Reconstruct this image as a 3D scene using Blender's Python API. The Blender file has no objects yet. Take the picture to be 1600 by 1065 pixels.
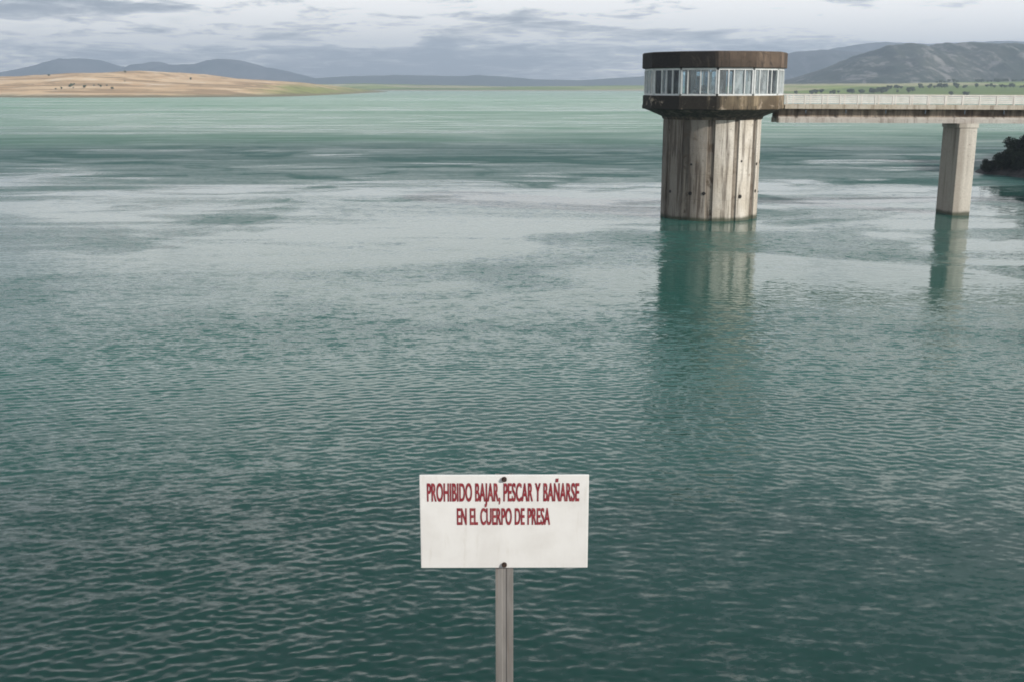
import bpy, bmesh, math, random
import numpy as np
from mathutils import Vector, noise as mnoise
random.seed(7)
rng = np.random.default_rng(11)
R = math.radians
scene = bpy.context.scene
col = scene.collection
PI = math.pi

# ------------------------------------------------------------------ camera
F = 1700.0; CAMH = 13.0
PITCH = math.atan((532.5 - 134) / F)
cp, sp = math.cos(PITCH), math.sin(PITCH)
cam_d = bpy.data.cameras.new('camera'); cam = bpy.data.objects.new('camera', cam_d); col.objects.link(cam)
cam.location = (0, 0, CAMH)
cam.rotation_euler = (PI / 2 - PITCH, 0, 0)
cam_d.sensor_width = 36.0; cam_d.lens = 36.0 * F / 1600.0
cam_d.clip_start = 0.1; cam_d.clip_end = 60000
scene.camera = cam

def ray(px, py):
    dx = (px - 800) / F; dy = (532.5 - py) / F
    return Vector((dx, cp + dy * sp, -sp + dy * cp))
def at_depth(px, py, Y):
    d = ray(px, py); t = Y / d.y
    return Vector((d.x * t, Y, CAMH + d.z * t))
def on_water(px, py):
    d = ray(px, py); t = -CAMH / d.z
    return Vector((d.x * t, d.y * t, 0))

# ------------------------------------------------------------------ node helpers
class NT:
    def __init__(s, name, kind='mat'):
        if kind == 'mat':
            s.m = bpy.data.materials.new(name); s.m.use_nodes = True; s.t = s.m.node_tree
        s.t.nodes.clear()
    def n(s, typ, **kw):
        nd = s.t.nodes.new(typ)
        for k, v in kw.items():
            if k == 'ins':
                for a, b in v.items():
                    if hasattr(b, 'is_output') or isinstance(b, bpy.types.NodeSocket): s.t.links.new(b, nd.inputs[a])
                    else: nd.inputs[a].default_value = b
            else: setattr(nd, k, v)
        return nd
    def math(s, op, a, b=0.0, c=None, clamp=False):
        nd = s.n('ShaderNodeMath', operation=op, use_clamp=clamp)
        for i, v in enumerate((a, b, c)):
            if v is None: continue
            if isinstance(v, bpy.types.NodeSocket): s.t.links.new(v, nd.inputs[i])
            else: nd.inputs[i].default_value = v
        return nd.outputs[0]
    def vmul(s, v, vec):
        nd = s.n('ShaderNodeVectorMath', operation='MULTIPLY'); s.t.links.new(v, nd.inputs[0]); nd.inputs[1].default_value = vec
        return nd.outputs[0]
    def mapping(s, v, scale=(1, 1, 1), rot=(0, 0, 0), loc=(0, 0, 0)):
        nd = s.n('ShaderNodeMapping'); s.t.links.new(v, nd.inputs[0])
        nd.inputs['Scale'].default_value = scale; nd.inputs['Rotation'].default_value = rot; nd.inputs['Location'].default_value = loc
        return nd.outputs[0]
    def noise(s, v, scale=1.0, detail=3.0, rough=0.5, dist=0.0):
        nd = s.n('ShaderNodeTexNoise'); s.t.links.new(v, nd.inputs['Vector'])
        nd.inputs['Scale'].default_value = scale; nd.inputs['Detail'].default_value = detail
        nd.inputs['Roughness'].default_value = rough; nd.inputs['Distortion'].default_value = dist
        return nd
    def ramp(s, f, stops, interp='LINEAR'):
        nd = s.n('ShaderNodeValToRGB'); s.t.links.new(f, nd.inputs[0]); r = nd.color_ramp; r.interpolation = interp
        while len(r.elements) < len(stops): r.elements.new(0.5)
        for e, (p, c) in zip(r.elements, stops):
            e.position = p; e.color = (c, c, c, 1) if isinstance(c, (int, float)) else (*c, 1)
        return nd.outputs[0]
    def mix(s, f, a, b, blend='MIX'):
        nd = s.n('ShaderNodeMix', data_type='RGBA', blend_type=blend)
        for i, v in ((0, f), (6, a), (7, b)):
            if isinstance(v, bpy.types.NodeSocket): s.t.links.new(v, nd.inputs[i])
            elif isinstance(v, (int, float)): nd.inputs[i].default_value = v
            else: nd.inputs[i].default_value = (*v, 1)
        return nd.outputs[2]
    def smooth(s, v, a, b, lo=0.0, hi=1.0):
        nd = s.n('ShaderNodeMapRange', interpolation_type='SMOOTHSTEP'); s.t.links.new(v, nd.inputs[0])
        for i, x in enumerate((a, b, lo, hi)): nd.inputs[i + 1].default_value = x
        return nd.outputs[0]
    def out(s, sh, vol=None):
        o = s.n('ShaderNodeOutputMaterial')
        if sh: s.t.links.new(sh, o.inputs[0])
        if vol: s.t.links.new(vol, o.inputs[1])
        return s.m
    def bsdf(s, color, rough=0.8, normal=None, metal=0.0, spec=0.5, ior=1.5):
        b = s.n('ShaderNodeBsdfPrincipled')
        for k, v in (('Base Color', color), ('Roughness', rough), ('Metallic', metal), ('Specular IOR Level', spec), ('IOR', ior)):
            if isinstance(v, bpy.types.NodeSocket): s.t.links.new(v, b.inputs[k])
            else: b.inputs[k].default_value = (*v, 1) if isinstance(v, tuple) else v
        if normal: s.t.links.new(normal, b.inputs['Normal'])
        return b.outputs[0]
    def bump(s, h, strength=1.0, dist=1.0):
        nd = s.n('ShaderNodeBump'); s.t.links.new(h, nd.inputs['Height']); nd.inputs['Strength'].default_value = strength; nd.inputs['Distance'].default_value = dist
        return nd.outputs[0]
    def pos(s): return s.n('ShaderNodeNewGeometry').outputs['Position']
    def obj(s): return s.n('ShaderNodeTexCoord').outputs['Object']
    def sep(s, v):
        nd = s.n('ShaderNodeSeparateXYZ'); s.t.links.new(v, nd.inputs[0]); return nd.outputs

# ------------------------------------------------------------------ object helpers
def link(name, bm_or_me, mat, parent=None, smooth=False):
    if isinstance(bm_or_me, bmesh.types.BMesh):
        me = bpy.data.meshes.new(name); bm_or_me.to_mesh(me); bm_or_me.free()
    else: me = bm_or_me
    if mat: me.materials.append(mat)
    if smooth:
        for p in me.polygons: p.use_smooth = True
    o = bpy.data.objects.new(name, me); col.objects.link(o)
    if parent: o.parent = parent
    return o
def thing(name, label, cat, loc=(0, 0, 0), rz=0.0, group=None):
    o = bpy.data.objects.new(name, None); col.objects.link(o); o.empty_display_size = 0.1
    o.location = loc; o.rotation_euler = (0, 0, rz); o['label'] = label; o['category'] = cat
    if group: o['group'] = group
    return o
def tag(o, label=None, cat=None, group=None, kind=None):
    for k, v in (('label', label), ('category', cat), ('group', group), ('kind', kind)):
        if v: o[k] = v
    return o
def copy_tree(o, parent=None):
    c = o.copy(); col.objects.link(c)
    if parent: c.parent = parent
    for ch in [x for x in bpy.data.objects if x.parent == o]: copy_tree(ch, c)
    return c
def box(bm, x0, x1, y0, y1, z0, z1):
    v = [bm.verts.new(p) for p in ((x0, y0, z0), (x1, y0, z0), (x1, y1, z0), (x0, y1, z0), (x0, y0, z1), (x1, y0, z1), (x1, y1, z1), (x0, y1, z1))]
    for f in ((0, 3, 2, 1), (4, 5, 6, 7), (0, 1, 5, 4), (1, 2, 6, 5), (2, 3, 7, 6), (3, 0, 4, 7)): bm.faces.new([v[i] for i in f])
def bevel(bm, w, seg=2):
    bmesh.ops.bevel(bm, geom=list(bm.edges), offset=w, segments=seg, affect='EDGES', profile=0.5)
def rings(bm, loops, cap=True):
    vs = [[bm.verts.new(p) for p in lp] for lp in loops]
    n = len(vs[0])
    for a, b in zip(vs[:-1], vs[1:]):
        for i in range(n): bm.faces.new((a[i], a[(i + 1) % n], b[(i + 1) % n], b[i]))
    if cap:
        bm.faces.new(vs[0][::-1]); bm.faces.new(vs[-1])
    return vs
def tube(bm, p, q, r, n=10):
    p, q = Vector(p), Vector(q); d = (q - p).normalized()
    u = d.orthogonal().normalized(); w = d.cross(u)
    rings(bm, [[c + r * (math.cos(2 * PI * i / n) * u + math.sin(2 * PI * i / n) * w) for i in range(n)] for c in (p, q)])
def fbm(p, oct=5, H=0.9, lac=2.0):
    return mnoise.fractal(p, H, lac, oct)

# ------------------------------------------------------------------ sun, sky
SUN_AZ = Vector((0.80, -0.60)).normalized(); SUN_EL = R(26)
sd = Vector((SUN_AZ.x * math.cos(SUN_EL), SUN_AZ.y * math.cos(SUN_EL), math.sin(SUN_EL)))
sun_d = bpy.data.lights.new('sun', 'SUN'); sun = bpy.data.objects.new('sun', sun_d); col.objects.link(sun)
sun_d.energy = 4.7; sun_d.angle = R(0.7); sun_d.color = (1.0, 0.94, 0.85)
sun.rotation_euler = sd.to_track_quat('Z', 'Y').to_euler(); sun.location = (30, -40, 60)

w = bpy.data.worlds.new('World'); scene.world = w; w.use_nodes = True
W = NT.__new__(NT); W.t = w.node_tree; W.t.nodes.clear()
def build_sky(W):
    gen = W.n('ShaderNodeTexCoord').outputs['Generated']
    x, y, z = W.sep(gen)
    zc = W.math('MAXIMUM', z, 0.0)
    den = W.math('ADD', zc, 0.085)
    px = W.math('DIVIDE', x, den); py = W.math('DIVIDE', y, den)
    cb = W.n('ShaderNodeCombineXYZ'); W.t.links.new(px, cb.inputs[0]); W.t.links.new(py, cb.inputs[1])
    v = cb.outputs[0]
    n1 = W.noise(W.mapping(v, (0.55, 0.55, 1), loc=(3.1, 1.7, 0)), 1.0, 7, 0.58, 0.3).outputs[0]
    n2 = W.noise(W.mapping(v, (1.5, 1.2, 1), loc=(9.3, 4.2, 2)), 1.0, 6, 0.6, 0.5).outputs[0]
    n3 = W.noise(W.mapping(v, (3.0, 2.6, 1), loc=(1.3, 8.2, 5)), 1.0, 7, 0.62, 1.2).outputs[0]
    c = W.math('ADD', W.math('MULTIPLY', n1, 0.50), W.math('ADD', W.math('MULTIPLY', n2, 0.38), W.math('MULTIPLY', n3, 0.42)))
    c = W.math('SUBTRACT', c, 0.15)
    # large cloud structure: (azimuth, elevation) blobs, the fixed places of the bright gaps and the grey decks
    az = W.math('ARCTAN2', x, y); el = W.math('ARCSINE', z)
    def blob(a0, e0, sa, se):
        da = W.math('DIVIDE', W.math('SUBTRACT', az, a0), sa); de = W.math('DIVIDE', W.math('SUBTRACT', el, e0), se)
        r2 = W.math('ADD', W.math('MULTIPLY', da, da), W.math('MULTIPLY', de, de))
        return W.math('EXPONENT', W.math('MULTIPLY', r2, -1.0))
    for a0, e0, sa, se, k in ((-0.34, 0.062, 0.14, 0.012, -0.14), (-0.30, 0.037, 0.10, 0.006, 0.16), (0.33, 0.055, 0.12, 0.012, 0.14),
                              (-0.46, 0.045, 0.06, 0.008, 0.05), (0.15, 0.062, 0.1, 0.010, -0.03), (0.45, 0.075, 0.1, 0.015, 0.1),
                              (-0.08, 0.020, 0.16, 0.022, -0.16), (0.05, 0.072, 0.08, 0.010, 0.10), (-0.1, 0.045, .1, .012, .05), (0.20, 0.035, 0.07, 0.006, -0.05)):
        c = W.math('ADD', c, W.math('MULTIPLY', blob(a0, e0, sa, se), k))
    # bright cloud belt above the frame (5 to 16 degrees), grey ceiling overhead
    elw = W.math('ADD', el, W.math('MULTIPLY', W.math('SUBTRACT', W.math('ADD', n1, W.math('MULTIPLY', n2, 0.7)), 0.85), 0.16))
    belt = W.math('MULTIPLY', W.smooth(elw, 0.035, 0.105), W.smooth(elw, 0.38, 0.14))
    # the belt is shaped to throw its sheen on the water, brightest ahead and a little to the left, and again far right
    azf = W.math('ADD', 0.10, W.math('MULTIPLY', W.math('ADD', blob(-0.06, 0.13, 0.26, 0.3), W.math('MULTIPLY', blob(0.46, 0.12, 0.13, 0.3), 0.7)), 0.13))
    c = W.math('ADD', c, W.math('MULTIPLY', belt, azf))
    c = W.math('SUBTRACT', c, W.math('MULTIPLY', W.smooth(el, 0.25, 0.6), 0.15))
    c = W.math('MULTIPLY_ADD', c, 2.3, -0.66)
    c = W.math('ADD', c, W.math('MULTIPLY', W.math('MULTIPLY', W.smooth(el, 0.005, 0.03), W.smooth(el, 0.13, 0.07)), 0.14))
    cloud = W.ramp(c, [(0.26, (4.0, 4.4, 5.0)), (0.38, (5.4, 5.7, 6.3)), (0.47, (7.2, 7.5, 7.9)), (0.57, (9.8, 9.8, 9.9)), (0.72, (15.5, 15.1, 14.6))])
    sky = W.n('ShaderNodeTexSky', sky_type='NISHITA', sun_disc=False)
    sky.sun_elevation = SUN_EL; sky.sun_rotation = math.atan2(sd.x, sd.y); sky.altitude = 200
    gap = W.smooth(n2, 0.60, 0.78, 0.05, 0.35)
    c2 = W.mix(gap, cloud, sky.outputs[0])
    bg = W.n('ShaderNodeBackground'); W.t.links.new(c2, bg.inputs[0]); bg.inputs[1].default_value = 0.1
    o = W.n('ShaderNodeOutputWorld'); W.t.links.new(bg.outputs[0], o.inputs[0])
build_sky(W)

# ------------------------------------------------------------------ materials
def m_concrete(name, base, stain, amount, warm=(0.40, 0.33, 0.25), z_top=None, streak=1.0, blotch=None, left_shade=0.0, shade_scale=1.0):
    t = NT(name); p = t.obj(); g = t.pos()
    big = t.noise(p, 0.35, 5, 0.6).outputs[0]
    st = t.noise(t.mapping(p, (1.6, 1.6, 0.10)), 1.0, 6, 0.65, 0.4).outputs[0]
    st2 = t.noise(t.mapping(p, (4.5, 4.5, 0.22), loc=(5, 2, 1)), 1.0, 5, 0.65).outputs[0]
    fine = t.noise(p, 9.0, 4, 0.6).outputs[0]
    c = t.mix(t.smooth(big, 0.35, 0.65), base, warm)
    s = t.math('ADD', t.math('MULTIPLY', t.smooth(st, 0.52 - 0.2 * amount, 0.72 - 0.2 * amount), 0.75 * streak), t.math('MULTIPLY', t.smooth(st2, 0.56, 0.70), 0.5 * streak), clamp=True)
    if left_shade:  # shaded left side painted darker into the colour, broken up with stain streaks
        shade_x = t.math('ADD', t.math('MULTIPLY', t.sep(p)[0], shade_scale), t.math('MULTIPLY', t.math('SUBTRACT', st, 0.5), 9.0))
        s = t.math('ADD', s, t.math('MULTIPLY', t.smooth(shade_x, 1.0, -3.2), left_shade), clamp=True)
    c = t.mix(s, c, stain)
    if blotch:
        bl = t.noise(p, 0.9, 5, 0.7, 0.6).outputs[0]
        c = t.mix(t.smooth(bl, blotch[0], blotch[0] + 0.14), c, blotch[1])
    c = t.mix(t.math('MULTIPLY', t.smooth(fine, 0.3, 0.7), 0.22), c, (0.08, 0.075, 0.06))
    spk = t.noise(t.mapping(p, (2.6, 2.6, 1.7), loc=(3, 1, 8)), 1.0, 5, 0.75, 0.5).outputs[0]
    c = t.mix(t.smooth(spk, 0.60, 0.68, 0, 0.7), c, stain)
    z = t.sep(g)[2]
    if z_top:   # wet algae line just above the water
        wl = t.math('ADD', z, t.math('MULTIPLY', big, -0.5))
        c = t.mix(t.smooth(wl, z_top, z_top - 0.35, 0.0, 0.85), c, (0.035, 0.045, 0.025))
    return t.out(t.bsdf(c, 0.9, t.bump(fine, 0.6, 0.03), spec=0.25))
MAT = {}
MAT['shaft'] = m_concrete('shaft_concrete', (0.65, 0.61, 0.55), (0.10, 0.08, 0.065), 0.34, (0.53, 0.48, 0.41), z_top=0.25, streak=1.05, blotch=(0.60, (0.20, 0.15, 0.11)), left_shade=0.75)
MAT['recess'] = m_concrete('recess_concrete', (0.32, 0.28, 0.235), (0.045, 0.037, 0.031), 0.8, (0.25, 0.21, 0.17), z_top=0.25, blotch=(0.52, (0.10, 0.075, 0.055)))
MAT['head'] = m_concrete('head_concrete', (0.16, 0.115, 0.085), (0.014, 0.011, 0.010), 1.1, (0.30, 0.215, 0.16), streak=0.8, left_shade=0.9, blotch=(0.54, (0.045, 0.035, 0.03)))
MAT['slab'] = m_concrete('slab_concrete', (0.22, 0.16, 0.10), (0.02, 0.016, 0.012), 1.05, (0.42, 0.33, 0.22), streak=0.9, left_shade=0.9, blotch=(0.56, (0.38, 0.31, 0.24)))
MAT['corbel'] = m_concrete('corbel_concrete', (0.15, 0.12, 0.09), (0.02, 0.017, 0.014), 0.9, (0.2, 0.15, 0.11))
MAT['pier'] = m_concrete('pier_concrete', (0.60, 0.56, 0.50), (0.20, 0.17, 0.14), 0.0, (0.55, 0.51, 0.45), z_top=0.25, streak=0.6, left_shade=0.6, shade_scale=7.0)
MAT['deck'] = m_concrete('deck_concrete', (0.48, 0.44, 0.38), (0.16, 0.12, 0.09), 0.2, (0.42, 0.37, 0.30), streak=0.8)
MAT['flange'] = m_concrete('flange_concrete', (0.48, 0.46, 0.43), (0.18, 0.155, 0.135), 0.2, (0.40, 0.37, 0.34), streak=0.9)
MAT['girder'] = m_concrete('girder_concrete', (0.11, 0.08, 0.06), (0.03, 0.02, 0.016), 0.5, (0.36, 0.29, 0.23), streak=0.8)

def m_plain(name, c1, c2, sc=3.0, rough=0.6, metal=0.0, bump=0.01, spec=0.4):
    t = NT(name); p = t.obj(); n = t.noise(p, sc, 5, 0.6).outputs[0]
    return t.out(t.bsdf(t.mix(t.smooth(n, 0.35, 0.65), c1, c2), rough, t.bump(n, 0.4, bump), metal, spec))
MAT['white_frame'] = m_plain('white_frame_paint', (0.60, 0.62, 0.62), (0.5, 0.52, 0.52), 2.5, 0.5)
MAT['rail'] = m_plain('rail_paint', (0.62, 0.60, 0.57), (0.5, 0.47, 0.43), 1.2, 0.6)
MAT['machine'] = m_plain('machine_paint', (0.05, 0.07, 0.09), (0.09, 0.11, 0.13), 2.0, 0.5)
MAT['inner_wall'] = m_plain('inner_wall', (0.42, 0.45, 0.48), (0.5, 0.52, 0.54), 1.0, 0.8)
MAT['hole'] = m_plain('hole_dark', (0.012, 0.010, 0.009), (0.02, 0.018, 0.015), 4, 0.9)
MAT['bolt'] = m_plain('bolt_rust', (0.05, 0.035, 0.03), (0.10, 0.06, 0.045), 60, 0.6, 0.5, 0.001)
def m_glass(name, tint, lo, hi, cur):
    t = NT(name)
    tr = t.n('ShaderNodeBsdfTransparent', ins={0: tint})
    gl = t.n('ShaderNodeBsdfGlossy', ins={'Color': (1, 1, 1, 1), 'Roughness': 0.03})
    df = t.n('ShaderNodeBsdfDiffuse', ins={'Color': cur})
    fr = t.n('ShaderNodeFresnel', ins={0: 1.5})
    dirt = t.noise(t.mapping(t.obj(), (1, 1, 0.5)), 1.3, 5, 0.65).outputs[0]
    m1 = t.n('ShaderNodeMixShader', ins={0: t.smooth(dirt, 0.35, 0.7, lo, hi), 1: tr.outputs[0], 2: df.outputs[0]})
    m2 = t.n('ShaderNodeMixShader', ins={0: fr.outputs[0], 1: m1.outputs[0], 2: gl.outputs[0]})
    return t.out(m2.outputs[0])
GLASS = [m_glass('window_glass', (.86, .94, .96, 1), .02, .14, (.72, .8, .82, 1)), m_glass('dusty_window_glass', (.8, .9, .93, 1), .15, .42, (.74, .82, .84, 1)), m_glass('dark_window_glass', (.50, .58, .62, 1), .02, .15, (.5, .55, .58, 1))]

def m_sign():
    t = NT('sign_white_paint'); p = t.obj()
    n = t.noise(p, 6, 5, 0.6).outputs[0]; f = t.noise(t.mapping(p, (30, 30, 5)), 1, 4, 0.6).outputs[0]
    sp_ = t.noise(p, 55, 3, 0.7).outputs[0]
    c = t.mix(t.smooth(n, 0.35, 0.7), (0.69, 0.69, 0.68), (0.63, 0.625, 0.61))
    c = t.mix(t.math('MULTIPLY', t.smooth(f, 0.55, 0.75), 0.25), c, (0.45, 0.42, 0.36))
    c = t.mix(t.smooth(sp_, 0.72, 0.76, 0, 0.6), c, (0.30, 0.17, 0.10))
    return t.out(t.bsdf(c, 0.45, t.bump(n, 0.3, 0.004), spec=0.4))
MAT['sign'] = m_sign()
def m_red():
    t = NT('sign_red_paint'); p = t.obj(); n = t.noise(p, 30, 4, 0.7).outputs[0]
    return t.out(t.bsdf(t.mix(t.smooth(n, 0.4, 0.72), (0.20, 0.014, 0.024), (0.30, 0.07, 0.075)), 0.5))
MAT['red'] = m_red()
def m_post():
    t = NT('galvanised_post'); p = t.obj()
    n = t.noise(t.mapping(p, (25, 25, 4)), 1, 5, 0.6).outputs[0]; s = t.noise(t.mapping(p, (40, 40, 1.2)), 1, 5, 0.65).outputs[0]
    c = t.mix(t.smooth(n, 0.3, 0.7), (0.20, 0.19, 0.18), (0.27, 0.26, 0.25))
    c = t.mix(t.smooth(s, 0.56, 0.72, 0, 0.7), c, (0.20, 0.13, 0.09))
    return t.out(t.bsdf(c, 0.55, t.bump(n, 0.3, 0.002), 0.25))
MAT['post'] = m_post()

def m_leaf(name, c1, c2):
    t = NT(name); p = t.pos(); n = t.noise(p, 0.9, 3, 0.6).outputs[0]
    return t.out(t.bsdf(t.mix(t.smooth(n, 0.35, 0.65), c1, c2), 0.7, spec=0.2))
MAT['leaf'] = m_leaf('dark_leaf', (0.010, 0.016, 0.008), (0.022, 0.032, 0.014))
MAT['farleaf'] = m_leaf('far_leaf', (0.07, 0.095, 0.045), (0.11, 0.13, 0.06))
MAT['bark'] = m_plain('bark', (0.06, 0.045, 0.035), (0.1, 0.08, 0.06), 6, 0.9)
MAT['rock'] = m_plain('bank_rock', (0.022, 0.022, 0.02), (0.06, 0.055, 0.05), 0.8, 0.9, bump=0.3)
MAT['dam'] = m_plain('dam_stone', (0.28, 0.26, 0.23), (0.38, 0.35, 0.31), 1.5, 0.9, bump=0.1)

def m_hill_tan():
    t = NT('dry_hill'); p = t.pos(); x, y, z = t.sep(p)
    n = t.noise(t.mapping(p, (0.006, 0.008, 0.03)), 1, 5, 0.6, 0.4).outputs[0]
    f = t.noise(t.mapping(p, (0.03, 0.03, 0.05)), 1, 5, 0.7).outputs[0]
    c = t.mix(t.smooth(n, 0.38, 0.62), (0.74, 0.54, 0.33), (0.58, 0.39, 0.22))
    c = t.mix(t.smooth(f, 0.56, 0.68, 0, 0.6), c, (0.72, 0.62, 0.48))
    ln = t.noise(t.mapping(p, (0.004, 0.02, 0.22)), 1, 5, 0.65, 0.6).outputs[0]
    c = t.mix(t.smooth(ln, 0.50, 0.58, 0, 0.8), c, (0.30, 0.20, 0.11))
    c = t.mix(t.smooth(ln, 0.44, 0.36, 0, 0.7), c, (0.80, 0.70, 0.56))
    g = t.math('ADD', x, t.math('MULTIPLY', t.math('SUBTRACT', n, 0.5), 260))
    c = t.mix(t.smooth(g, -355, -270), c, t.mix(t.smooth(f, 0.45, 0.6), (0.30, 0.32, 0.10), (0.20, 0.20, 0.07)))
    zz = t.math('ADD', z, t.math('MULTIPLY', f, -5.0))
    c = t.mix(t.smooth(zz, 2.0, -2.0), c, (0.22, 0.19, 0.11))
    return t.out(t.bsdf(c, 0.95, spec=0.1))
MAT['tan'] = m_hill_tan()
def m_field():
    t = NT('far_fields'); p = t.pos(); x, y, z = t.sep(p)
    vor = t.n('ShaderNodeTexVoronoi', feature='F1'); t.t.links.new(t.mapping(p, (0.0042, 0.0030, 0.0)), vor.inputs['Vector']); vor.inputs['Scale'].default_value = 1.0
    r = t.sep(vor.outputs['Color'])[0]
    c = t.ramp(r, [(0.0, (0.20, 0.27, 0.07)), (0.3, (0.30, 0.36, 0.11)), (0.5, (0.42, 0.40, 0.22)), (0.7, (0.16, 0.22, 0.06)), (0.9, (0.50, 0.47, 0.30))], 'CONSTANT')
    f = t.noise(t.mapping(p, (0.02, 0.01, 0.1)), 1, 5, 0.7).outputs[0]
    c = t.mix(t.smooth(f, 0.5, 0.62, 0, 0.5), c, (0.10, 0.14, 0.05))
    c = t.mix(t.smooth(z, 3.0, 0.5), c, (0.42, 0.37, 0.30))
    return t.out(t.bsdf(c, 0.95, spec=0.1))
MAT['field'] = m_field()
def m_mountain(name, veg, veg2, rock, rock_amt, sc=1.0):
    t = NT(name); p = t.pos(); nrm = t.n('ShaderNodeNewGeometry').outputs['Normal']
    n = t.noise(t.mapping(p, (0.004 * sc, 0.004 * sc, 0.006 * sc)), 1, 6, 0.65, 0.5).outputs[0]
    s = t.noise(t.mapping(p, (0.030 * sc, 0.007 * sc, 0.006 * sc)), 1, 5, 0.65, 0.8).outputs[0]
    f = t.noise(t.mapping(p, (0.03 * sc, 0.03 * sc, 0.02 * sc)), 1, 4, 0.7).outputs[0]
    c = t.mix(t.smooth(n, 0.4, 0.6), veg, veg2)
    k = t.math('ADD', t.math('MULTIPLY', s, 0.65), t.math('MULTIPLY', f, 0.35))
    z = t.sep(p)[2]
    c = t.mix(t.math('MULTIPLY', t.smooth(k, 0.50, 0.62), rock_amt), c, rock)
    return t.out(t.bsdf(c, 0.95, spec=0.1))
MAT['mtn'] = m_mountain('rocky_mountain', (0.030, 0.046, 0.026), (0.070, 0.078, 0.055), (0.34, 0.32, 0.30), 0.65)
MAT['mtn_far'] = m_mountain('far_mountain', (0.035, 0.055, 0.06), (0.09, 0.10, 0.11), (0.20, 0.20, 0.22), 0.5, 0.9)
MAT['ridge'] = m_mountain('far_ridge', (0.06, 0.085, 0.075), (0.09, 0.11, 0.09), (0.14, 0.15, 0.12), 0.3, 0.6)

# ------------------------------------------------------------------ water
def m_water():
    t = NT('lake_water'); p = t.pos(); x, y, z = t.sep(p)
    # wind lanes: large soft patches stretched across the lake
    la = t.noise(t.mapping(p, (0.012, 0.026, 0), loc=(2.3, 0.4, 0)), 1, 5, 0.6, 0.8).outputs[0]
    lb = t.noise(t.mapping(p, (0.030, 0.12, 0), loc=(7.7, 3.1, 0)), 1, 5, 0.6, 0.8).outputs[0]
    yd = t.math('ADD', y, t.math('MULTIPLY', t.math('SUBTRACT', la, 0.5), 330.0))
    yd = t.math('ADD', yd, t.math('MULTIPLY', t.math('SUBTRACT', lb, 0.5), 130.0))
    lin = t.math('DIVIDE', yd, 600.0)
    wind = t.ramp(lin, [(0.0, 0.75), (0.085, 0.70), (0.120, 0.25), (0.150, 0.08), (0.200, 0.10), (0.290, 0.85), (0.42, 0.85), (0.55, 0.55), (1.0, 0.55)])
    wind = t.math('ADD', wind, t.math('MULTIPLY', t.math('SUBTRACT', lb, 0.5), 1.6))
    lc = t.noise(t.mapping(p, (0.040, 0.060, 0), rot=(0, 0, 0.15), loc=(4.7, 9.1, 0)), 1, 4, 0.55, 1.0).outputs[0]
    wind = t.math('ADD', wind, t.math('MULTIPLY', t.smooth(lc, 0.50, 0.62), t.smooth(y, 330, 120, 0.0, 0.75)))
    far = t.smooth(y, 400, 1500)
    fs = t.noise(t.mapping(p, (0.0022, 0.012, 0), loc=(1, 5, 0)), 1, 4, 0.6, 0.4).outputs[0]
    wind = t.math('MAXIMUM', t.math('ADD', wind, t.math('MULTIPLY', t.math('MULTIPLY', t.math('SUBTRACT', fs, 0.5), 1.2), t.smooth(y, 120, 300))), 0.08)
    # body colour of the silty reservoir: greener and paler where it shoals far out
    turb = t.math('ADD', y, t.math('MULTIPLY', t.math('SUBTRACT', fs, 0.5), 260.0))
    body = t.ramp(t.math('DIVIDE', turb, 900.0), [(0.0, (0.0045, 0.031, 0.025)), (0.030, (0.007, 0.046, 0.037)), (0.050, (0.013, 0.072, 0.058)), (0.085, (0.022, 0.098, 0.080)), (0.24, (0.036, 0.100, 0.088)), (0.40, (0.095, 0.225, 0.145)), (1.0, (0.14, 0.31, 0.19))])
    # slope field, two scales of chop
    s1 = t.noise(t.mapping(p, (0.9, 1.9, 1), rot=(0, 0, 0.12)), 1.0, 3, 0.55, 0.3).outputs['Color']
    s2 = t.noise(t.mapping(p, (3.8, 6.5, 1), rot=(0, 0, -0.2)), 1.0, 3, 0.6, 0.3).outputs['Color']
    sub = t.n('ShaderNodeVectorMath', operation='ADD', ins={0: s1, 1: s2})
    sub = t.n('ShaderNodeVectorMath', operation='SUBTRACT', ins={0: sub.outputs[0], 1: (1, 1, 1)})
    amp = t.math('MULTIPLY', wind, t.smooth(y, 20, 130, 0.38, 1.0))
    sc = t.n('ShaderNodeVectorMath', operation='SCALE', ins={0: sub.outputs[0]}); t.t.links.new(amp, sc.inputs['Scale'])
    flat = t.vmul(sc.outputs[0], (0.7, 1.0, 0))
    nrm = t.n('ShaderNodeNewGeometry').outputs['Normal']
    ad = t.n('ShaderNodeVectorMath', operation='ADD', ins={0: flat, 1: nrm})
    nn = t.n('ShaderNodeVectorMath', operation='NORMALIZE', ins={0: ad.outputs[0]})
    rough = t.math('ADD', t.math('MULTIPLY', wind, t.smooth(y, 50, 220, 0.10, 0.50)), 0.05)
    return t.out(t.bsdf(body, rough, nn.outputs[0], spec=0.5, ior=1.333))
MAT['water'] = m_water()

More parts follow.
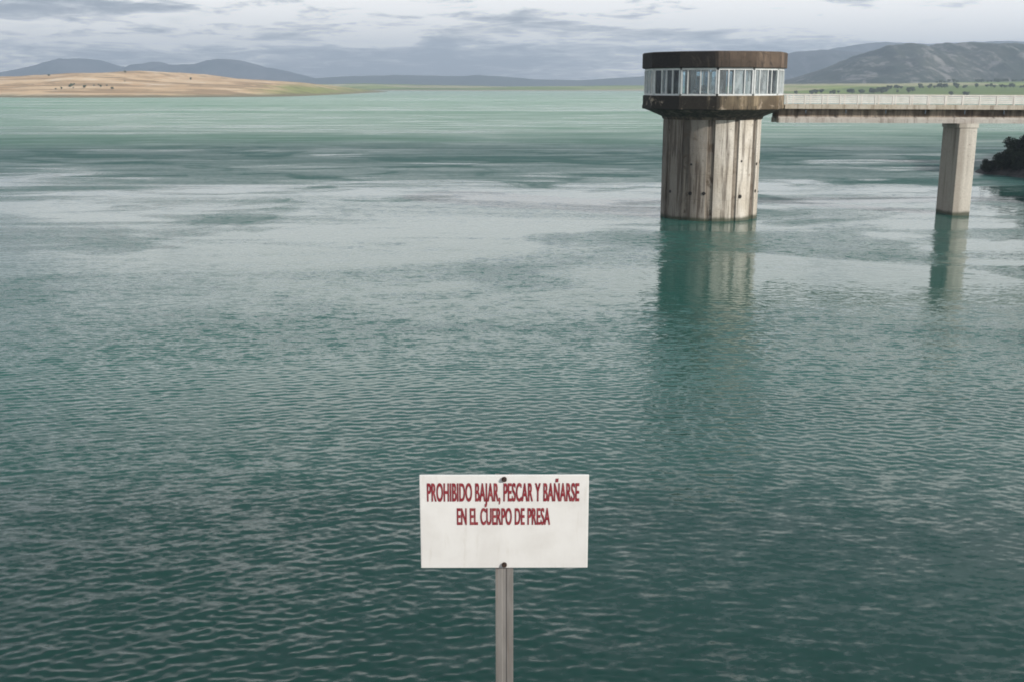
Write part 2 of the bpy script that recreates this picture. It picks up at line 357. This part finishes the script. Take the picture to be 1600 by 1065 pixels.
def build_water():
    ys = [-60, -30, -10, 4]
    y = 15.0
    while y < 135:
        ys.append(y); y += 0.056 * math.sqrt(y / 22)
    core_end = len(ys)
    while y < 7800:
        ys.append(y); y *= 1.05
        if y < 300: y = y / 1.05 * 1.01
    ys = np.array(ys)
    t = np.linspace(-1, 1, 1400)
    ex = np.array([1.1, 1.5, 2.2, 4, 8, 16, 30])
    t = np.concatenate([-ex[::-1], t, ex])
    half = 0.95 * np.maximum(ys, 15) + 8
    X = half[:, None] * t[None, :]; Y = np.repeat(ys[:, None], len(t), 1)
    # wind sea: many short-crested components running towards the dam
    Z = np.zeros_like(X); DX = np.zeros_like(X); DY = np.zeros_like(X)
    core = slice(4, core_end)
    xs, yy = X[core], Y[core]
    dy = 0.056 * np.sqrt(yy / 22); dxs = 2 * half[core][:, None] / 1400
    cell = np.maximum(dy, dxs + 0 * yy)
    n = 120
    mod = [(rng.uniform(0, 2 * PI), rng.uniform(-0.35, 0.35), rng.uniform(-0.35, 0.35)) for _ in range(n)]
    for i in range(n):
        lam = 0.20 * (2.0 / 0.20) ** ((i + rng.uniform()) / n)
        th = rng.normal(-0.05, 1.0)
        k = 2 * PI / lam
        kx, ky = k * math.sin(th), -k * math.cos(th)
        slope = 0.034 * math.exp(-((math.log(lam / 0.33)) / 0.75) ** 2)
        ph, ma, mb = mod[i]
        env = 0.55 + 0.45 * np.sin(ma * xs + mb * yy + ph * 3.1)
        res = np.clip((lam / cell - 2.4) / 2.4, 0, 1)
        a = slope / k
        if i % 2:
            ox, oy = rng.normal(8, 14), rng.normal(-30, 12)
            rr = np.hypot(xs - ox, yy - oy); arg = -k * rr + ph
            sth, cth = (xs - ox) / rr, (yy - oy) / rr
        else:
            arg = kx * xs + ky * yy + ph; sth, cth = math.sin(th), -math.cos(th)
        Z[core] += a * env * res * np.cos(arg)
        q = 0.25 * a * env * res * np.sin(arg)
        DX[core] -= q * sth; DY[core] -= q * cth
    # gusts and the calmer stretch in front of the tower
    gust = 0.85 + 0.45 * np.sin(0.06 * xs + 0.11 * yy + 1.0) * np.sin(-0.045 * xs + 0.07 * yy) + 0.18 * np.sin(.21 * xs - .13 * yy)
    wob = 9 * np.sin(xs * 0.05 + 0.6) + 6 * np.sin(xs * 0.13 + yy * 0.05)
    calm = (1 - 0.88 * np.clip((yy + wob - 62) / 24, 0, 1)) * np.clip((132 - yy) / 35, 0, 1)
    edge = np.clip((1.0 - np.abs(t[None, :])) / 0.04, 0, 1) * np.clip((yy - 15) / 2, 0, 1)
    fade = gust * calm * edge * 1.25
    Z[core] *= fade; DX[core] *= fade; DY[core] *= fade
    X += DX; Y += DY
    nr, nc = X.shape
    co = np.stack([X, Y, Z], -1).reshape(-1).astype(np.float32)
    idx = np.arange(nr * nc).reshape(nr, nc)
    q = np.stack([idx[:-1, :-1], idx[:-1, 1:], idx[1:, 1:], idx[1:, :-1]], -1).reshape(-1).astype(np.int32)
    me = bpy.data.meshes.new('water'); nf = len(q) // 4
    me.vertices.add(nr * nc); me.vertices.foreach_set('co', co)
    me.loops.add(len(q)); me.loops.foreach_set('vertex_index', q)
    me.polygons.add(nf); me.polygons.foreach_set('loop_start', np.arange(0, len(q), 4, dtype=np.int32))
    me.polygons.foreach_set('use_smooth', np.ones(nf, dtype=bool))
    me.update(calc_edges=True); me.validate()
    o = link('water', me, MAT['water']); tag(o, kind='structure')
build_water()

# ------------------------------------------------------------------ hills
def terrain(name, prof, Y0, Yr, Y1, mat, nx=220, ny=40, rough=0.12, rscale=0.004, seed=0.0, z0=-1.2, power=1.0, gully=0.0):
    """A hill whose ridge passes through prof [(photo x, photo y)] at distance Yr, with its near foot at Y0 and its far foot at Y1."""
    pts = [at_depth(a, b, Yr) for a, b in prof]
    xs = np.array([p.x for p in pts]); hs = np.array([p.z for p in pts])
    X = np.linspace(xs[0], xs[-1], nx)
    # smooth interpolation
    H = np.interp(X, xs, hs); ker = np.hanning(max(3, nx // 75) * 2 + 1); ker /= ker.sum(); pad = len(ker) // 2
    H = np.convolve(np.pad(H, pad, 'edge'), ker, 'valid')
    H = H + np.array([fbm(Vector((x * rscale * 6, seed * 3, 1.5)), 5) for x in X]) * H * 0.035
    bm = bmesh.new(); grid = []
    for j in range(ny + 1):
        row = []
        v = j / ny
        y = Y0 + (Y1 - Y0) * v; vr = (Yr - Y0) / (Y1 - Y0)
        base = math.sin(0.5 * PI * v / vr) ** power if v < vr else math.cos(0.5 * PI * (v - vr) / (1 - vr))
        for i, x in enumerate(X):
            xx = x * (y / Yr) if False else x
            yo = y + (Yr - Y0) * 0.25 * mnoise.noise(Vector((x * rscale * 0.8, seed, 3.3))) * (1 - base)
            f = fbm(Vector((xx * rscale, y * rscale, seed)), 6)
            gl = abs(mnoise.noise(Vector((xx * rscale * 2.2, y * rscale * 0.5, seed + 7)))) * gully
            h = (H[i] - z0) * base * (1 + (rough * f - gl) * (0.35 + 0.65 * (1 - base ** 3))) + z0
            ed = min(1, i / 6, (nx - 1 - i) / 6)
            row.append(bm.verts.new((xx, yo, z0 + (h - z0) * ed)))
        grid.append(row)
    for a, b in zip(grid[:-1], grid[1:]):
        for i in range(nx - 1): bm.faces.new((a[i], a[i + 1], b[i + 1], b[i]))
    o = link(name, bm, mat, smooth=True); tag(o, kind='structure')
    return o
# sunlit dry hill across the water on the left
tan_hill = terrain('hill', [(-330, 140), (-200, 126), (-60, 122), (0, 121), (60, 119), (100, 117), (160, 114), (225, 112), (270, 114), (330, 121), (390, 125), (430, 128), (465, 132), (495, 137), (520, 143), (550, 149)],
                   1270, 1720, 2600, MAT['tan'], 260, 44, 0.16, 0.006, 1.0)
# pale green point of land beyond it
terrain('headland', [(350, 140), (420, 134), (470, 132), (520, 132), (560, 131), (620, 132), (700, 134), (800, 135.5), (900, 135), (1000, 134), (1050, 135), (1100, 138)], 2700, 3600, 4400, MAT['field'], 220, 30, 0.25, 0.004, 4.0)
# blue mountains on the left
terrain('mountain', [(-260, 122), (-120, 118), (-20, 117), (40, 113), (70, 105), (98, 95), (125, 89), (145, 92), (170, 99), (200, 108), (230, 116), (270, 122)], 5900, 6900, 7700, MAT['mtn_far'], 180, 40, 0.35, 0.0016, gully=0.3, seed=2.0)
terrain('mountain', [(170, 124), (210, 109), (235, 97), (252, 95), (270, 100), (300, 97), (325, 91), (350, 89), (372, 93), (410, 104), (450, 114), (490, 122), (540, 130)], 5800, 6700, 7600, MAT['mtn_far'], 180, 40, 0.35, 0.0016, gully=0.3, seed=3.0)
# ridge under the rain in the middle
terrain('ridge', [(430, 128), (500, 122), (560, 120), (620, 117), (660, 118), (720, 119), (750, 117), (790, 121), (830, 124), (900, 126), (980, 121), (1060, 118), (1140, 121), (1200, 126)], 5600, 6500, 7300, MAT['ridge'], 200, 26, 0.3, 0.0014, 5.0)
# mountain with pale rock on the right, and the two behind it
terrain('mountain', [(1120, 136), (1180, 134), (1240, 130), (1275, 118), (1310, 105), (1345, 90), (1375, 78), (1400, 70), (1425, 68), (1440, 74), (1455, 70), (1480, 66), (1530, 67), (1570, 71), (1610, 74), (1680, 80), (1760, 90), (1860, 108), (1960, 130)],
        2450, 2950, 3700, MAT['mtn'], 300, 60, 0.26, 0.0060, 6.0, power=0.8, gully=0.40)
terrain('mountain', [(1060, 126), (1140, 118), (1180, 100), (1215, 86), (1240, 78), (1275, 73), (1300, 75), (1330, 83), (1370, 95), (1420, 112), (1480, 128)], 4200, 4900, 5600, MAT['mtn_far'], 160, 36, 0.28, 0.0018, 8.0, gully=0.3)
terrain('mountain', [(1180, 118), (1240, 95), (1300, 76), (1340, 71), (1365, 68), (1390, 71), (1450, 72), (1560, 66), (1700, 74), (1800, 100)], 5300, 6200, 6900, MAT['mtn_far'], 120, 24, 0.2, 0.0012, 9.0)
# green farmland on the right
fields = terrain('farmland', [(1080, 137), (1150, 135), (1220, 132), (1300, 131), (1380, 131), (1480, 129), (1560, 128), (1640, 127), (1760, 126), (1900, 128), (2000, 133)], 1230, 2300, 2600, MAT['field'], 240, 50, 0.10, 0.003, 10.0)

def ground_z(o, x, y):
    hit, loc, nrm, i = o.ray_cast(Vector((x, y, 900)), Vector((0, 0, -1)))
    return loc.z if hit else None

# ------------------------------------------------------------------ foliage
def crown_mesh(name, lumps, n, leaf, seed, mat):
    r = random.Random(seed); bm = bmesh.new()
    tot = sum(l[3] ** 2 for l in lumps)
    for cx, cy, cz, rad, sq in lumps:
        for _ in range(int(n * rad ** 2 / tot)):
            while True:
                d = Vector((r.gauss(0, 1), r.gauss(0, 1), r.gauss(0, 1)))
                if d.length > 0.1: break
            d.normalize(); q = rad * (r.random() ** 0.4)
            c = Vector((cx + d.x * q, cy + d.y * q, cz + d.z * q * sq))
            a = (d + Vector((r.gauss(0, .6), r.gauss(0, .6), r.gauss(0, .6)))).normalized()
            u = a.orthogonal().normalized(); v = a.cross(u); s = leaf * r.uniform(0.6, 1.5)
            an = r.uniform(0, PI); u, v = u * math.cos(an) + v * math.sin(an), v * math.cos(an) - u * math.sin(an)
            bm.faces.new([bm.verts.new(c + u * s), bm.verts.new(c + v * s * 0.55), bm.verts.new(c - u * s), bm.verts.new(c - v * s * 0.55)])
    me = bpy.data.meshes.new(name); bm.to_mesh(me); bm.free(); me.materials.append(mat)
    return me
def trunk_mesh(h, r0, seed):
    r = random.Random(seed); bm = bmesh.new()
    def limb(p, q, a, b):
        p, q = Vector(p), Vector(q); d = (q - p).normalized(); u = d.orthogonal().normalized(); w_ = d.cross(u)
        rings(bm, [[c + rr * (math.cos(2 * PI * i / 7) * u + math.sin(2 * PI * i / 7) * w_) for i in range(7)] for c, rr in ((p, a), ((p + q) / 2 + 0.05 * h * u, (a + b) / 2), (q, b))])
    limb((0, 0, -0.3), (0.03 * h, 0, h * 0.55), r0, r0 * 0.6)
    for k in range(5):
        an = k * 1.3 + r.uniform(0, .5)
        limb((0.02 * h, 0, h * (0.3 + 0.05 * k)), (math.cos(an) * h * .38, math.sin(an) * h * .38, h * (0.6 + .07 * k)), r0 * .45, r0 * .12)
    me = bpy.data.meshes.new('trunk'); bm.to_mesh(me); bm.free(); me.materials.append(MAT['bark'])
    return me
# --- dark wooded bank beside the bridge
def bank():
    bm = bmesh.new(); nx, ny = 60, 50; grid = []
    for j in range(ny):
        row = []
        for i in range(nx):
            x = 66 + i * 2.2; y = 112 + j * 2.4
            # waterline runs from (70,166) towards the camera and to the right
            d = (x - 70) * 0.80 + (y - 166) * 0.35 if y < 166 else (x - 70) * 0.9 - (y - 166) * 0.6
            d += 2.5 * mnoise.noise(Vector((x * .12, y * .12, 0)))
            h = -1.3 + max(0, d + 2) * 0.58 + 0.5 * fbm(Vector((x * .3, y * .3, 2)), 4) * min(1, max(0, d + 2) / 3)
            row.append(bm.verts.new((x, y, min(h, 14 + 0.1 * d) if d > -2 else -1.3)))
        grid.append(row)
    for a, b in zip(grid[:-1], grid[1:]):
        for i in range(nx - 1): bm.faces.new((a[i], a[i + 1], b[i + 1], b[i]))
    o = link('bank', bm, MAT['rock'], smooth=True); return tag(o, kind='structure')
bank_o = bank()
def make_bush(seed):
    r = random.Random(seed); lumps = [(0, 0, 1.5, 1.6, 0.85)]
    for k in range(9):
        a = r.uniform(0, 2 * PI); q = r.uniform(.6, 1.5)
        lumps.append((math.cos(a) * q, math.sin(a) * q, r.uniform(0.5, 2.7), r.uniform(.5, 1.0), .9))
    return crown_mesh('crown', lumps, 4200, 0.13, seed, MAT['leaf']), trunk_mesh(2.6, 0.13, seed)
bush_kinds = [make_bush(s) for s in (3, 4, 5)]
bpy.context.view_layer.update()
r = random.Random(12)
spots = []
for k in range(34):
    t_ = k / 33
    spots.append((72.5 + r.uniform(0, 20), 166 - r.uniform(-2, 26), r.uniform(.9, 1.6)))
spots = [(71.6, 165.6, .62), (73.3, 164.5, .95), (75.3, 163.2, 1.15), (77.4, 161.5, 1.35), (79.4, 160, 1.5), (76.4, 165.5, 1.2), (78.6, 164.4, 1.5), (74.6, 161.8, .7), (76.6, 159.4, .8), (81.5, 158, 1.9), (79, 156.8, .9), (81, 163, 2.0), (79.6, 162.4, 1.85)] + [s for s in spots if s[0] > 80]
for k, (x, y, s) in enumerate(spots):
    z = ground_z(bank_o, x, y)
    if z is None or z < -0.25: continue
    t_ = thing('bush', 'very dark dense bush in the thicket on the right bank beyond the bridge pier', 'bush', (x, y, z - 0.1), r.uniform(0, 6), 'dark bushes crowding the right bank')
    t_.scale = (s, s, s * r.uniform(.85, 1.1))
    cm, tm = bush_kinds[k % 3]
    for nm, me in (('crown', cm), ('trunk', tm)):
        o = bpy.data.objects.new(nm, me); col.objects.link(o); o.parent = t_

# --- trees far off: on the dry hill and between the fields
def far_tree(seed):
    r = random.Random(seed); lumps = [(0, 0, 4.2, 2.6, .9)] + [(r.uniform(-2, 2), r.uniform(-2, 2), r.uniform(2.6, 5.5), r.uniform(1.0, 1.8), .9) for _ in range(6)]
    return crown_mesh('crown', lumps, 420, 0.55, seed, MAT['farleaf']), trunk_mesh(4.5, .28, seed)
far_kinds = [far_tree(s) for s in (21, 22, 23)]
def put_far(name, label, cat, group, ground, x, y, s, k):
    z = ground_z(ground, x, y)
    if z is None or z < 0.3: return
    t_ = thing(name, label, cat, (x, y, z - .2), k * 1.7, group); t_.scale = (s * 1.25, s, s)
    for nm, me in zip(('crown', 'trunk'), far_kinds[k % 3]):
        o = bpy.data.objects.new(nm, me); col.objects.link(o); o.parent = t_
x, y = 91.0, 180.0; z = ground_z(bank_o, x, y)
t_ = thing('tree', 'dark round tree cropped by the right edge, topping out just above the bridge railing', 'tree', (x, y, z - .2), 2.0); t_.scale = (2.6, 2.6, 2.75)
for nm, me in zip(('crown', 'trunk'), bush_kinds[1]):
    o = bpy.data.objects.new(nm, me); col.objects.link(o); o.parent = t_
r = random.Random(5)
for k in range(20):
    px = r.gauss(140, 20) if k % 4 else r.uniform(20, 330); Y = r.uniform(1318, 1375) if k % 4 else r.uniform(1400, 1650)
    put_far('tree', 'small dark tree dotted over the dry tan hill across the water', 'tree', 'trees on the dry tan hill', tan_hill, (px - 800) / F * Y * 1.0, Y, r.uniform(.3, .6), k)
for k in range(150):
    row = k % 4
    px = r.uniform(1310, 1500) if row == 0 else r.uniform(1370, 1600) if row == 1 else r.uniform(1225, 1420) if row == 2 else r.uniform(1440, 1600)
    Y = (1330, 1650, 1500, 2100)[row] + r.uniform(-30, 30)
    put_far('tree', 'small green tree in the field hedges at the foot of the rocky mountain', 'tree', 'hedge trees among the far green fields', fields, (px - 800) / F * Y, Y, r.uniform(.6, 1.2), k)

# ------------------------------------------------------------------ intake tower
TC = Vector((20.12, 111.6, 0))
FACE = math.atan2(-TC.x, -TC.y)     # direction of the camera foot
def poly(rad, z, n, rot):
    return [Vector((rad * math.sin(2 * PI * i / n + rot), -rad * math.cos(2 * PI * i / n + rot), z)) for i in range(n)]
tower = thing('intake_tower', 'round weathered concrete water intake tower with glazed lantern room standing in the lake', 'tower', TC)
yaw = math.atan2(TC.x, TC.y)        # 0 deg vertex turned to the dam
def ang(deg): return R(deg) - yaw
def shaft_loop(z):
    Rr = 4.86; pts = []
    for i in range(12):
        c = 2 * PI * i / 12 - yaw; w_ = R((4.2, 3.2, 4.8)[i % 3])
        for k in range(2): pts.append(((c - w_ + 2 * w_ * k), Rr - .16))
        w2 = R((3.2, 4.8, 4.2)[i % 3]); a0, a1 = c + w_ + .004, c + PI / 6 - w2 - .004
        for k in range(5): pts.append((a0 + (a1 - a0) * k / 4, Rr))
    return [Vector((rr * math.sin(a), -rr * math.cos(a), z)) for a, rr in pts]
bm = bmesh.new(); zs = [-1.4, 1.95, 1.98, 2.01, 4.45, 4.48, 4.51, 6.95, 6.98, 7.01, 9.75]
vs = rings(bm, [[Vector((p.x * (.995 if k in (2, 5, 8) else 1), p.y * (.995 if k in (2, 5, 8) else 1), p.z)) for p in shaft_loop(z)] for k, z in enumerate(zs)])
bm.faces.ensure_lookup_table()
for f in bm.faces:
    c = f.calc_center_median()
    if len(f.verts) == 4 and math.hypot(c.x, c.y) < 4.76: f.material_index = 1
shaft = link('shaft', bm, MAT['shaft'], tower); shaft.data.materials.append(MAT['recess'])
for zc in (2.6, 5.6):
    for i in range(12):
        for off in ((8,) if i % 3 else (-6,)):
            a = 2 * PI * i / 12 + R(off) - yaw
            fl = (i + 0.5 if off > 0 else i - 0.5) * 2 * PI / 12 - yaw
            nrm = Vector((math.sin(fl), -math.cos(fl), 0))
            rr = 4.84
            nrm = Vector((math.sin(a), -math.cos(a), 0))
            if (i * 7 + int(zc)) % 5 == 0: continue
            c = Vector((rr * math.sin(a), -rr * math.cos(a), zc + 0.22 * math.sin(i * 2.3 + zc)))
            bm = bmesh.new(); tube(bm, c - nrm * 0.02, c + nrm * 0.06, 0.15 + .05 * math.sin(i * 5.1 + zc), 12)
            link('drain_hole', bm, MAT['hole'], shaft)
bm = bmesh.new(); rings(bm, [poly(4.95, 9.75, 24, -yaw), poly(5.05, 10.0, 24, -yaw), poly(6.8, 10.72, 24, -yaw)])
link('corbel', bm, MAT['corbel'], tower)
HR = 7.03; N8 = 12; rot8 = R(3) - yaw
bm = bmesh.new(); rings(bm, [poly(HR * .985, 10.72, N8, rot8), poly(HR, 10.80, N8, rot8), poly(HR, 11.10, N8, rot8), poly(HR * .992, 11.10, N8, rot8), poly(HR * .992, 12.0, N8, rot8), poly(HR * .985, 12.06, N8, rot8)])
link('gallery_slab', bm, MAT['slab'], tower)
bm = bmesh.new(); rings(bm, [poly(HR * 1.0, 14.62, N8, rot8), poly(HR * 1.01, 14.70, N8, rot8), poly(HR * 1.01, 16.05, N8, rot8), poly(HR * .99, 16.15, N8, rot8), poly(HR * .97, 16.15, N8, rot8), poly(HR * .97, 15.9, N8, rot8)])
link('roof', bm, MAT['head'], tower)
# lantern glazing: eight sides, each one window with its panes
GR = HR * 0.962; Z0, Z1 = 12.06, 14.62
corners = poly(GR, 0, N8, rot8)
for i in range(N8):
    a, b = corners[i], corners[(i + 1) % N8]
    mid = (a + b) / 2; L = (b - a).length; nrm = mid.normalized()
    th = math.atan2(b.y - a.y, b.x - a.x)
    bm = bmesh.new()
    box(bm, -L / 2 + .1, L / 2 - .1, -.10, .10, Z0, Z0 + .16); box(bm, -L / 2 + .1, L / 2 - .1, -.10, .10, Z1 - .20, Z1)
    nm = 4; xs = []
    for k in range(nm + 1):
        x = -L / 2 + L * k / nm + (0.2 * math.sin(i * 3.7 + k * 2.1) if 0 < k < nm else 0)
        wd = .06 if 0 < k < nm else .09
        x = min(max(x, -L / 2 + wd), L / 2 - wd); xs.append(x)
        box(bm, x - wd / 2 - .02, x + wd / 2 + .02, -.12, .12, Z0 + .161, Z1 - .201)
    fr = link('window', bm, MAT['white_frame'], tower); fr.location = mid; fr.rotation_euler = (0, 0, th)
    for k in range(nm):
        bm = bmesh.new(); box(bm, xs[k] + .1, xs[k + 1] - .1, -.008, .008, Z0 + .162, Z1 - .202)
        link('pane', bm, GLASS[(i * 5 + k * 3 + (k * i) % 2) % 4 % 3 if k != 2 else (i + 1) % 3], fr)
# lantern room: columns and gate hoists seen through the glass
for a, rr, wd, dp in ((62, 4.4, .9, .5), (20, 2.5, .55, .5), (150, 4.5, .6, .5), (215, 4.5, .5, .5), (-95, 4.6, .4, .4), (-40, 3.0, .35, .35), (100, 5.4, 1.1, .3)):
    A = ang(a); bm = bmesh.new(); box(bm, -wd / 2, wd / 2, -dp / 2, dp / 2, 12.06, 14.62); 
    o = link('inner_column', bm, MAT['machine'] if wd > .45 else MAT['inner_wall'], tower); o.location = (rr * math.sin(A), -rr * math.cos(A), 0); o.rotation_euler = (0, 0, A)
for a, rr in ((-52, 5.6), (2, 5.7), (-18, 4.6), (175, 3.5)):
    A = ang(a); bm = bmesh.new()
    box(bm, -.35, .35, -.3, .3, 12.06, 12.35); box(bm, -.16, .16, -.16, .16, 12.35, 12.95 if a < -30 or a == 2 else 13.9)
    tube(bm, (-.45, 0, 12.75), (.45, 0, 12.75), .14); tube(bm, (.5, -.02, 12.75), (.5, .02, 12.75), .3, 14)
    o = link('gate_hoist', bm, MAT['machine'], tower); o.location = (rr * math.sin(A), -rr * math.cos(A), 0); o.rotation_euler = (0, 0, A)

# ------------------------------------------------------------------ access bridge
BD = Vector((0.997, 0.077, 0)); brz = math.atan2(BD.y, BD.x)
bridge = thing('access_bridge', 'slim pale concrete footbridge with railings leading from the intake tower to the right bank', 'bridge', (TC.x, TC.y, 0), brz)
bridge.rotation_euler = (0, R(0.35), brz)
S0, S1, HW = 6.75, 96.0, 1.85
bm = bmesh.new(); box(bm, S0, S1, -HW, HW, 10.80, 11.06)
for s in (-1, 1): box(bm, S0, S1, min(s * HW, s * (HW - .22)), max(s * HW, s * (HW - .22)), 11.062, 11.22)
link('deck', bm, MAT['deck'], bridge)
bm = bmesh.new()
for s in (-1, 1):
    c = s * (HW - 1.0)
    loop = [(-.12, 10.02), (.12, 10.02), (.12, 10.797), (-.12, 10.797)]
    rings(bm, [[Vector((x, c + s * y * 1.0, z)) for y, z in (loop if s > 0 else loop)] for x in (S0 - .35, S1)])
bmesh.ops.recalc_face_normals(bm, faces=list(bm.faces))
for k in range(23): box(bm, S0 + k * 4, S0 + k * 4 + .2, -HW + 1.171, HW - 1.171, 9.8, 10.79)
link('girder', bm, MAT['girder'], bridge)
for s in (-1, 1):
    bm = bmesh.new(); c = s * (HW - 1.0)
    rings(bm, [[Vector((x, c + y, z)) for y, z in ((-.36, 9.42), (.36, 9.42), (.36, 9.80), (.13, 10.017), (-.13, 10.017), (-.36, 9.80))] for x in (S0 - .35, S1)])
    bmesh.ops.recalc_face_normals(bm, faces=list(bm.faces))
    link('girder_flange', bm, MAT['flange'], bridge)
dp = bmesh.new(); tube(dp, (0, 0, 10.35), (0, 0, 10.797), .06, 10)
drain_me = bpy.data.meshes.new('drain_pipe'); dp.to_mesh(drain_me); dp.free(); drain_me.materials.append(MAT['machine'])
for k in range(11):
    o = bpy.data.objects.new('drain_pipe', drain_me); col.objects.link(o); o.parent = bridge; o.location = (S0 + 2.2 + k * 4.1, -HW + .2, 0)
pb = bmesh.new(); box(pb, -.06, .06, -.06, .06, 11.222, 12.12)
post_me = bpy.data.meshes.new('railing_post'); pb.to_mesh(post_me); pb.free(); post_me.materials.append(MAT['rail'])
for s in (-1, 1):
    bm = bmesh.new(); yy = s * (HW - .11)
    box(bm, S0, S1, yy - .05, yy + .05, 12.121, 12.20)
    for z in (11.42, 11.60, 11.78, 11.96): box(bm, S0, S1, yy - .03, yy + .03, z - .05, z + .05)
    rl = link('railing', bm, MAT['rail'], bridge)
    for k in range(50):
        o = bpy.data.objects.new('post', post_me); col.objects.link(o); o.parent = rl; o.location = (S0 + .2 + k * 1.8, yy, 0)
pm = None
for k, s in enumerate((25.9, 51.8, 77.7)):
    bm = bmesh.new(); box(bm, -.93, .93, -1.85, 1.85, -1.6, 8.95); bevel(bm, .05, 2)
    p_ = link('pier', bm, MAT['pier'], bridge); p_.location = (s, 0, 0); p_.rotation_euler = (0, -R(0.35), 0)
    bm = bmesh.new()
    rings(bm, [[Vector((a * l, b * m, z)) for a, b in ((-1, -1), (1, -1), (1, 1), (-1, 1))] for l, m, z in ((.96, 1.7, 8.951), (1.02, 1.9, 9.0), (1.02, 1.9, 9.417))])
    link('pier_cap', bm, MAT['pier'], p_)

# ------------------------------------------------------------------ warning sign
SX, SY = -0.036, 4.78
tl, br = at_depth(655, 741.5, SY), at_depth(918, 886.5, SY)
SW = (br.x - tl.x); ztop, zbot = tl.z, br.z; cx = (tl.x + br.x) / 2
sign = thing('warning_sign', 'white rectangular warning sign with red capitals on a grey steel post above the water', 'sign', (cx, SY, 0), R(0.3))
def foot_z(y): return CAMH - 1.65 - max(0, (y - 1.0)) * 0.68
bm = bmesh.new(); box(bm, -SW / 2, SW / 2, 0.0, 0.012, zbot, ztop); bevel(bm, .003, 2)
board = link('board', bm, MAT['sign'], sign)
def text_mesh(s, width, height, cxx, cz):
    cu = bpy.data.curves.new('lettering', 'FONT'); cu.body = s; cu.size = 1.0; cu.align_x = 'CENTER'; cu.offset = 0.016; cu.extrude = 0.0; cu.space_character = 1.06
    o = bpy.data.objects.new('lettering_src', cu); col.objects.link(o)
    bpy.context.view_layer.update()
    me = bpy.data.meshes.new_from_object(o.evaluated_get(bpy.context.evaluated_depsgraph_get()))
    bpy.data.objects.remove(o); bpy.data.curves.remove(cu)
    co = np.array([v.co[:] for v in me.vertices]); x0, x1 = co[:, 0].min(), co[:, 0].max(); y0 = 0.0
    sx = width / (x1 - x0); capH = 0.70; sy = height / capH
    for v in me.vertices:
        px_ = (v.co.x - (x0 + x1) / 2) * sx + cxx; pz = (v.co.y) * sy + cz
        v.co = Vector((px_, -0.0015, pz))
    bm = bmesh.new()
    for k, dx_ in enumerate((-.0012, .0012, 0)):
        bm.from_mesh(me); bm.verts.ensure_lookup_table()
        for v in bm.verts[k * len(me.vertices):]: v.co.x += dx_; v.co.y -= .0004 * k
    bm.to_mesh(me); bm.free(); return me
U = SW / 263.0
def sz(py): return ztop - (py - 741.5) / 145.0 * (ztop - zbot)
for s, w0, w1, pt, pb_ in (('PROHIBIDO BAJAR, PESCAR Y BAÑARSE', 667, 903, 753.5, 781), ('EN EL CUERPO DE PRESA', 713, 858, 792, 817.5)):
    me = text_mesh(s, (w1 - w0) * U, sz(pt) - sz(pb_), ((w0 + w1) / 2 - 786.5) * U, sz(pb_))
    link('lettering', me, MAT['red'], board)
for py in (747.5, 881):
    bm = bmesh.new(); c = Vector((0, -.004, sz(py)))
    tube(bm, c + Vector((0, .004, 0)), c + Vector((0, -.004, 0)), .0125, 12); tube(bm, c + Vector((0, -.0041, 0)), c + Vector((0, -.010, 0)), .009, 6)
    link('bolt', bm, MAT['bolt'], board)
# post: lipped channel, open lips towards the water
z_f = foot_z(SY) - .3
pw = .0425
prof = [(-pw, .013), (-pw + .004, .0125), (-.012, .0125), (-.009, .016), (.009, .016), (.012, .0125), (pw - .004, .0125), (pw, .013), (pw, .055), (.022, .055), (.022, .0515), (pw - .0035, .0515), (pw - .0035, .018), (-pw + .0035, .018), (-pw + .0035, .0515), (-.022, .0515), (-.022, .055), (-pw, .055)]
bm = bmesh.new(); rings(bm, [[Vector((x, y, z)) for x, y in prof] for z in (z_f, ztop - .012)])
link('post', bm, MAT['post'], sign)

# ------------------------------------------------------------------ dam embankment under the camera (below the frame)
bm = bmesh.new()
sec = [(-14, -1.3), (-6, CAMH - 1.65), (1.0, CAMH - 1.65), (1.0 + (CAMH + .0) / .68, CAMH - 1.65 - CAMH)]
nx = 120; grid = []
secs = []
for (a, b), (c, d) in zip(sec[:-1], sec[1:]):
    m = max(2, int(abs(c - a) / .8))
    for k in range(m): secs.append((a + (c - a) * k / m, b + (d - b) * k / m))
secs.append(sec[-1])
for yv, zv in secs:
    grid.append([bm.verts.new((-60 + i * 1.0, yv, max(zv - .06 * abs(mnoise.noise(Vector((i * .9, yv, zv)))), -1.4))) for i in range(nx)])
for a, b in zip(grid[:-1], grid[1:]):
    for i in range(nx - 1): bm.faces.new((a[i], a[i + 1], b[i + 1], b[i]))
tag(link('dam_embankment', bm, MAT['dam']), kind='structure')

# ------------------------------------------------------------------ haze
t = NT('lake_air')
pv = t.n('ShaderNodeVolumePrincipled')
pv.inputs['Color'].default_value = (0.66, 0.81, 1.0, 1); pv.inputs['Density'].default_value = 0.00020
pv.inputs['Anisotropy'].default_value = 0.2
HZ = t.out(None, pv.outputs[0])
bm = bmesh.new(); box(bm, -9000, 9000, -150, 8500, -3, 330)
tag(link('haze', bm, HZ), kind='stuff')

# ------------------------------------------------------------------ render settings
scene.view_settings.view_transform = 'Standard'; scene.view_settings.look = 'None'
scene.view_settings.exposure = 0.0; scene.view_settings.gamma = 1.0
scene.render.engine = 'CYCLES'
cy = scene.cycles
cy.use_denoising = True; cy.max_bounces = 8; cy.transparent_max_bounces = 16; cy.volume_bounces = 0
cy.sample_clamp_indirect = 6.0
cy.filter_width = 1.8
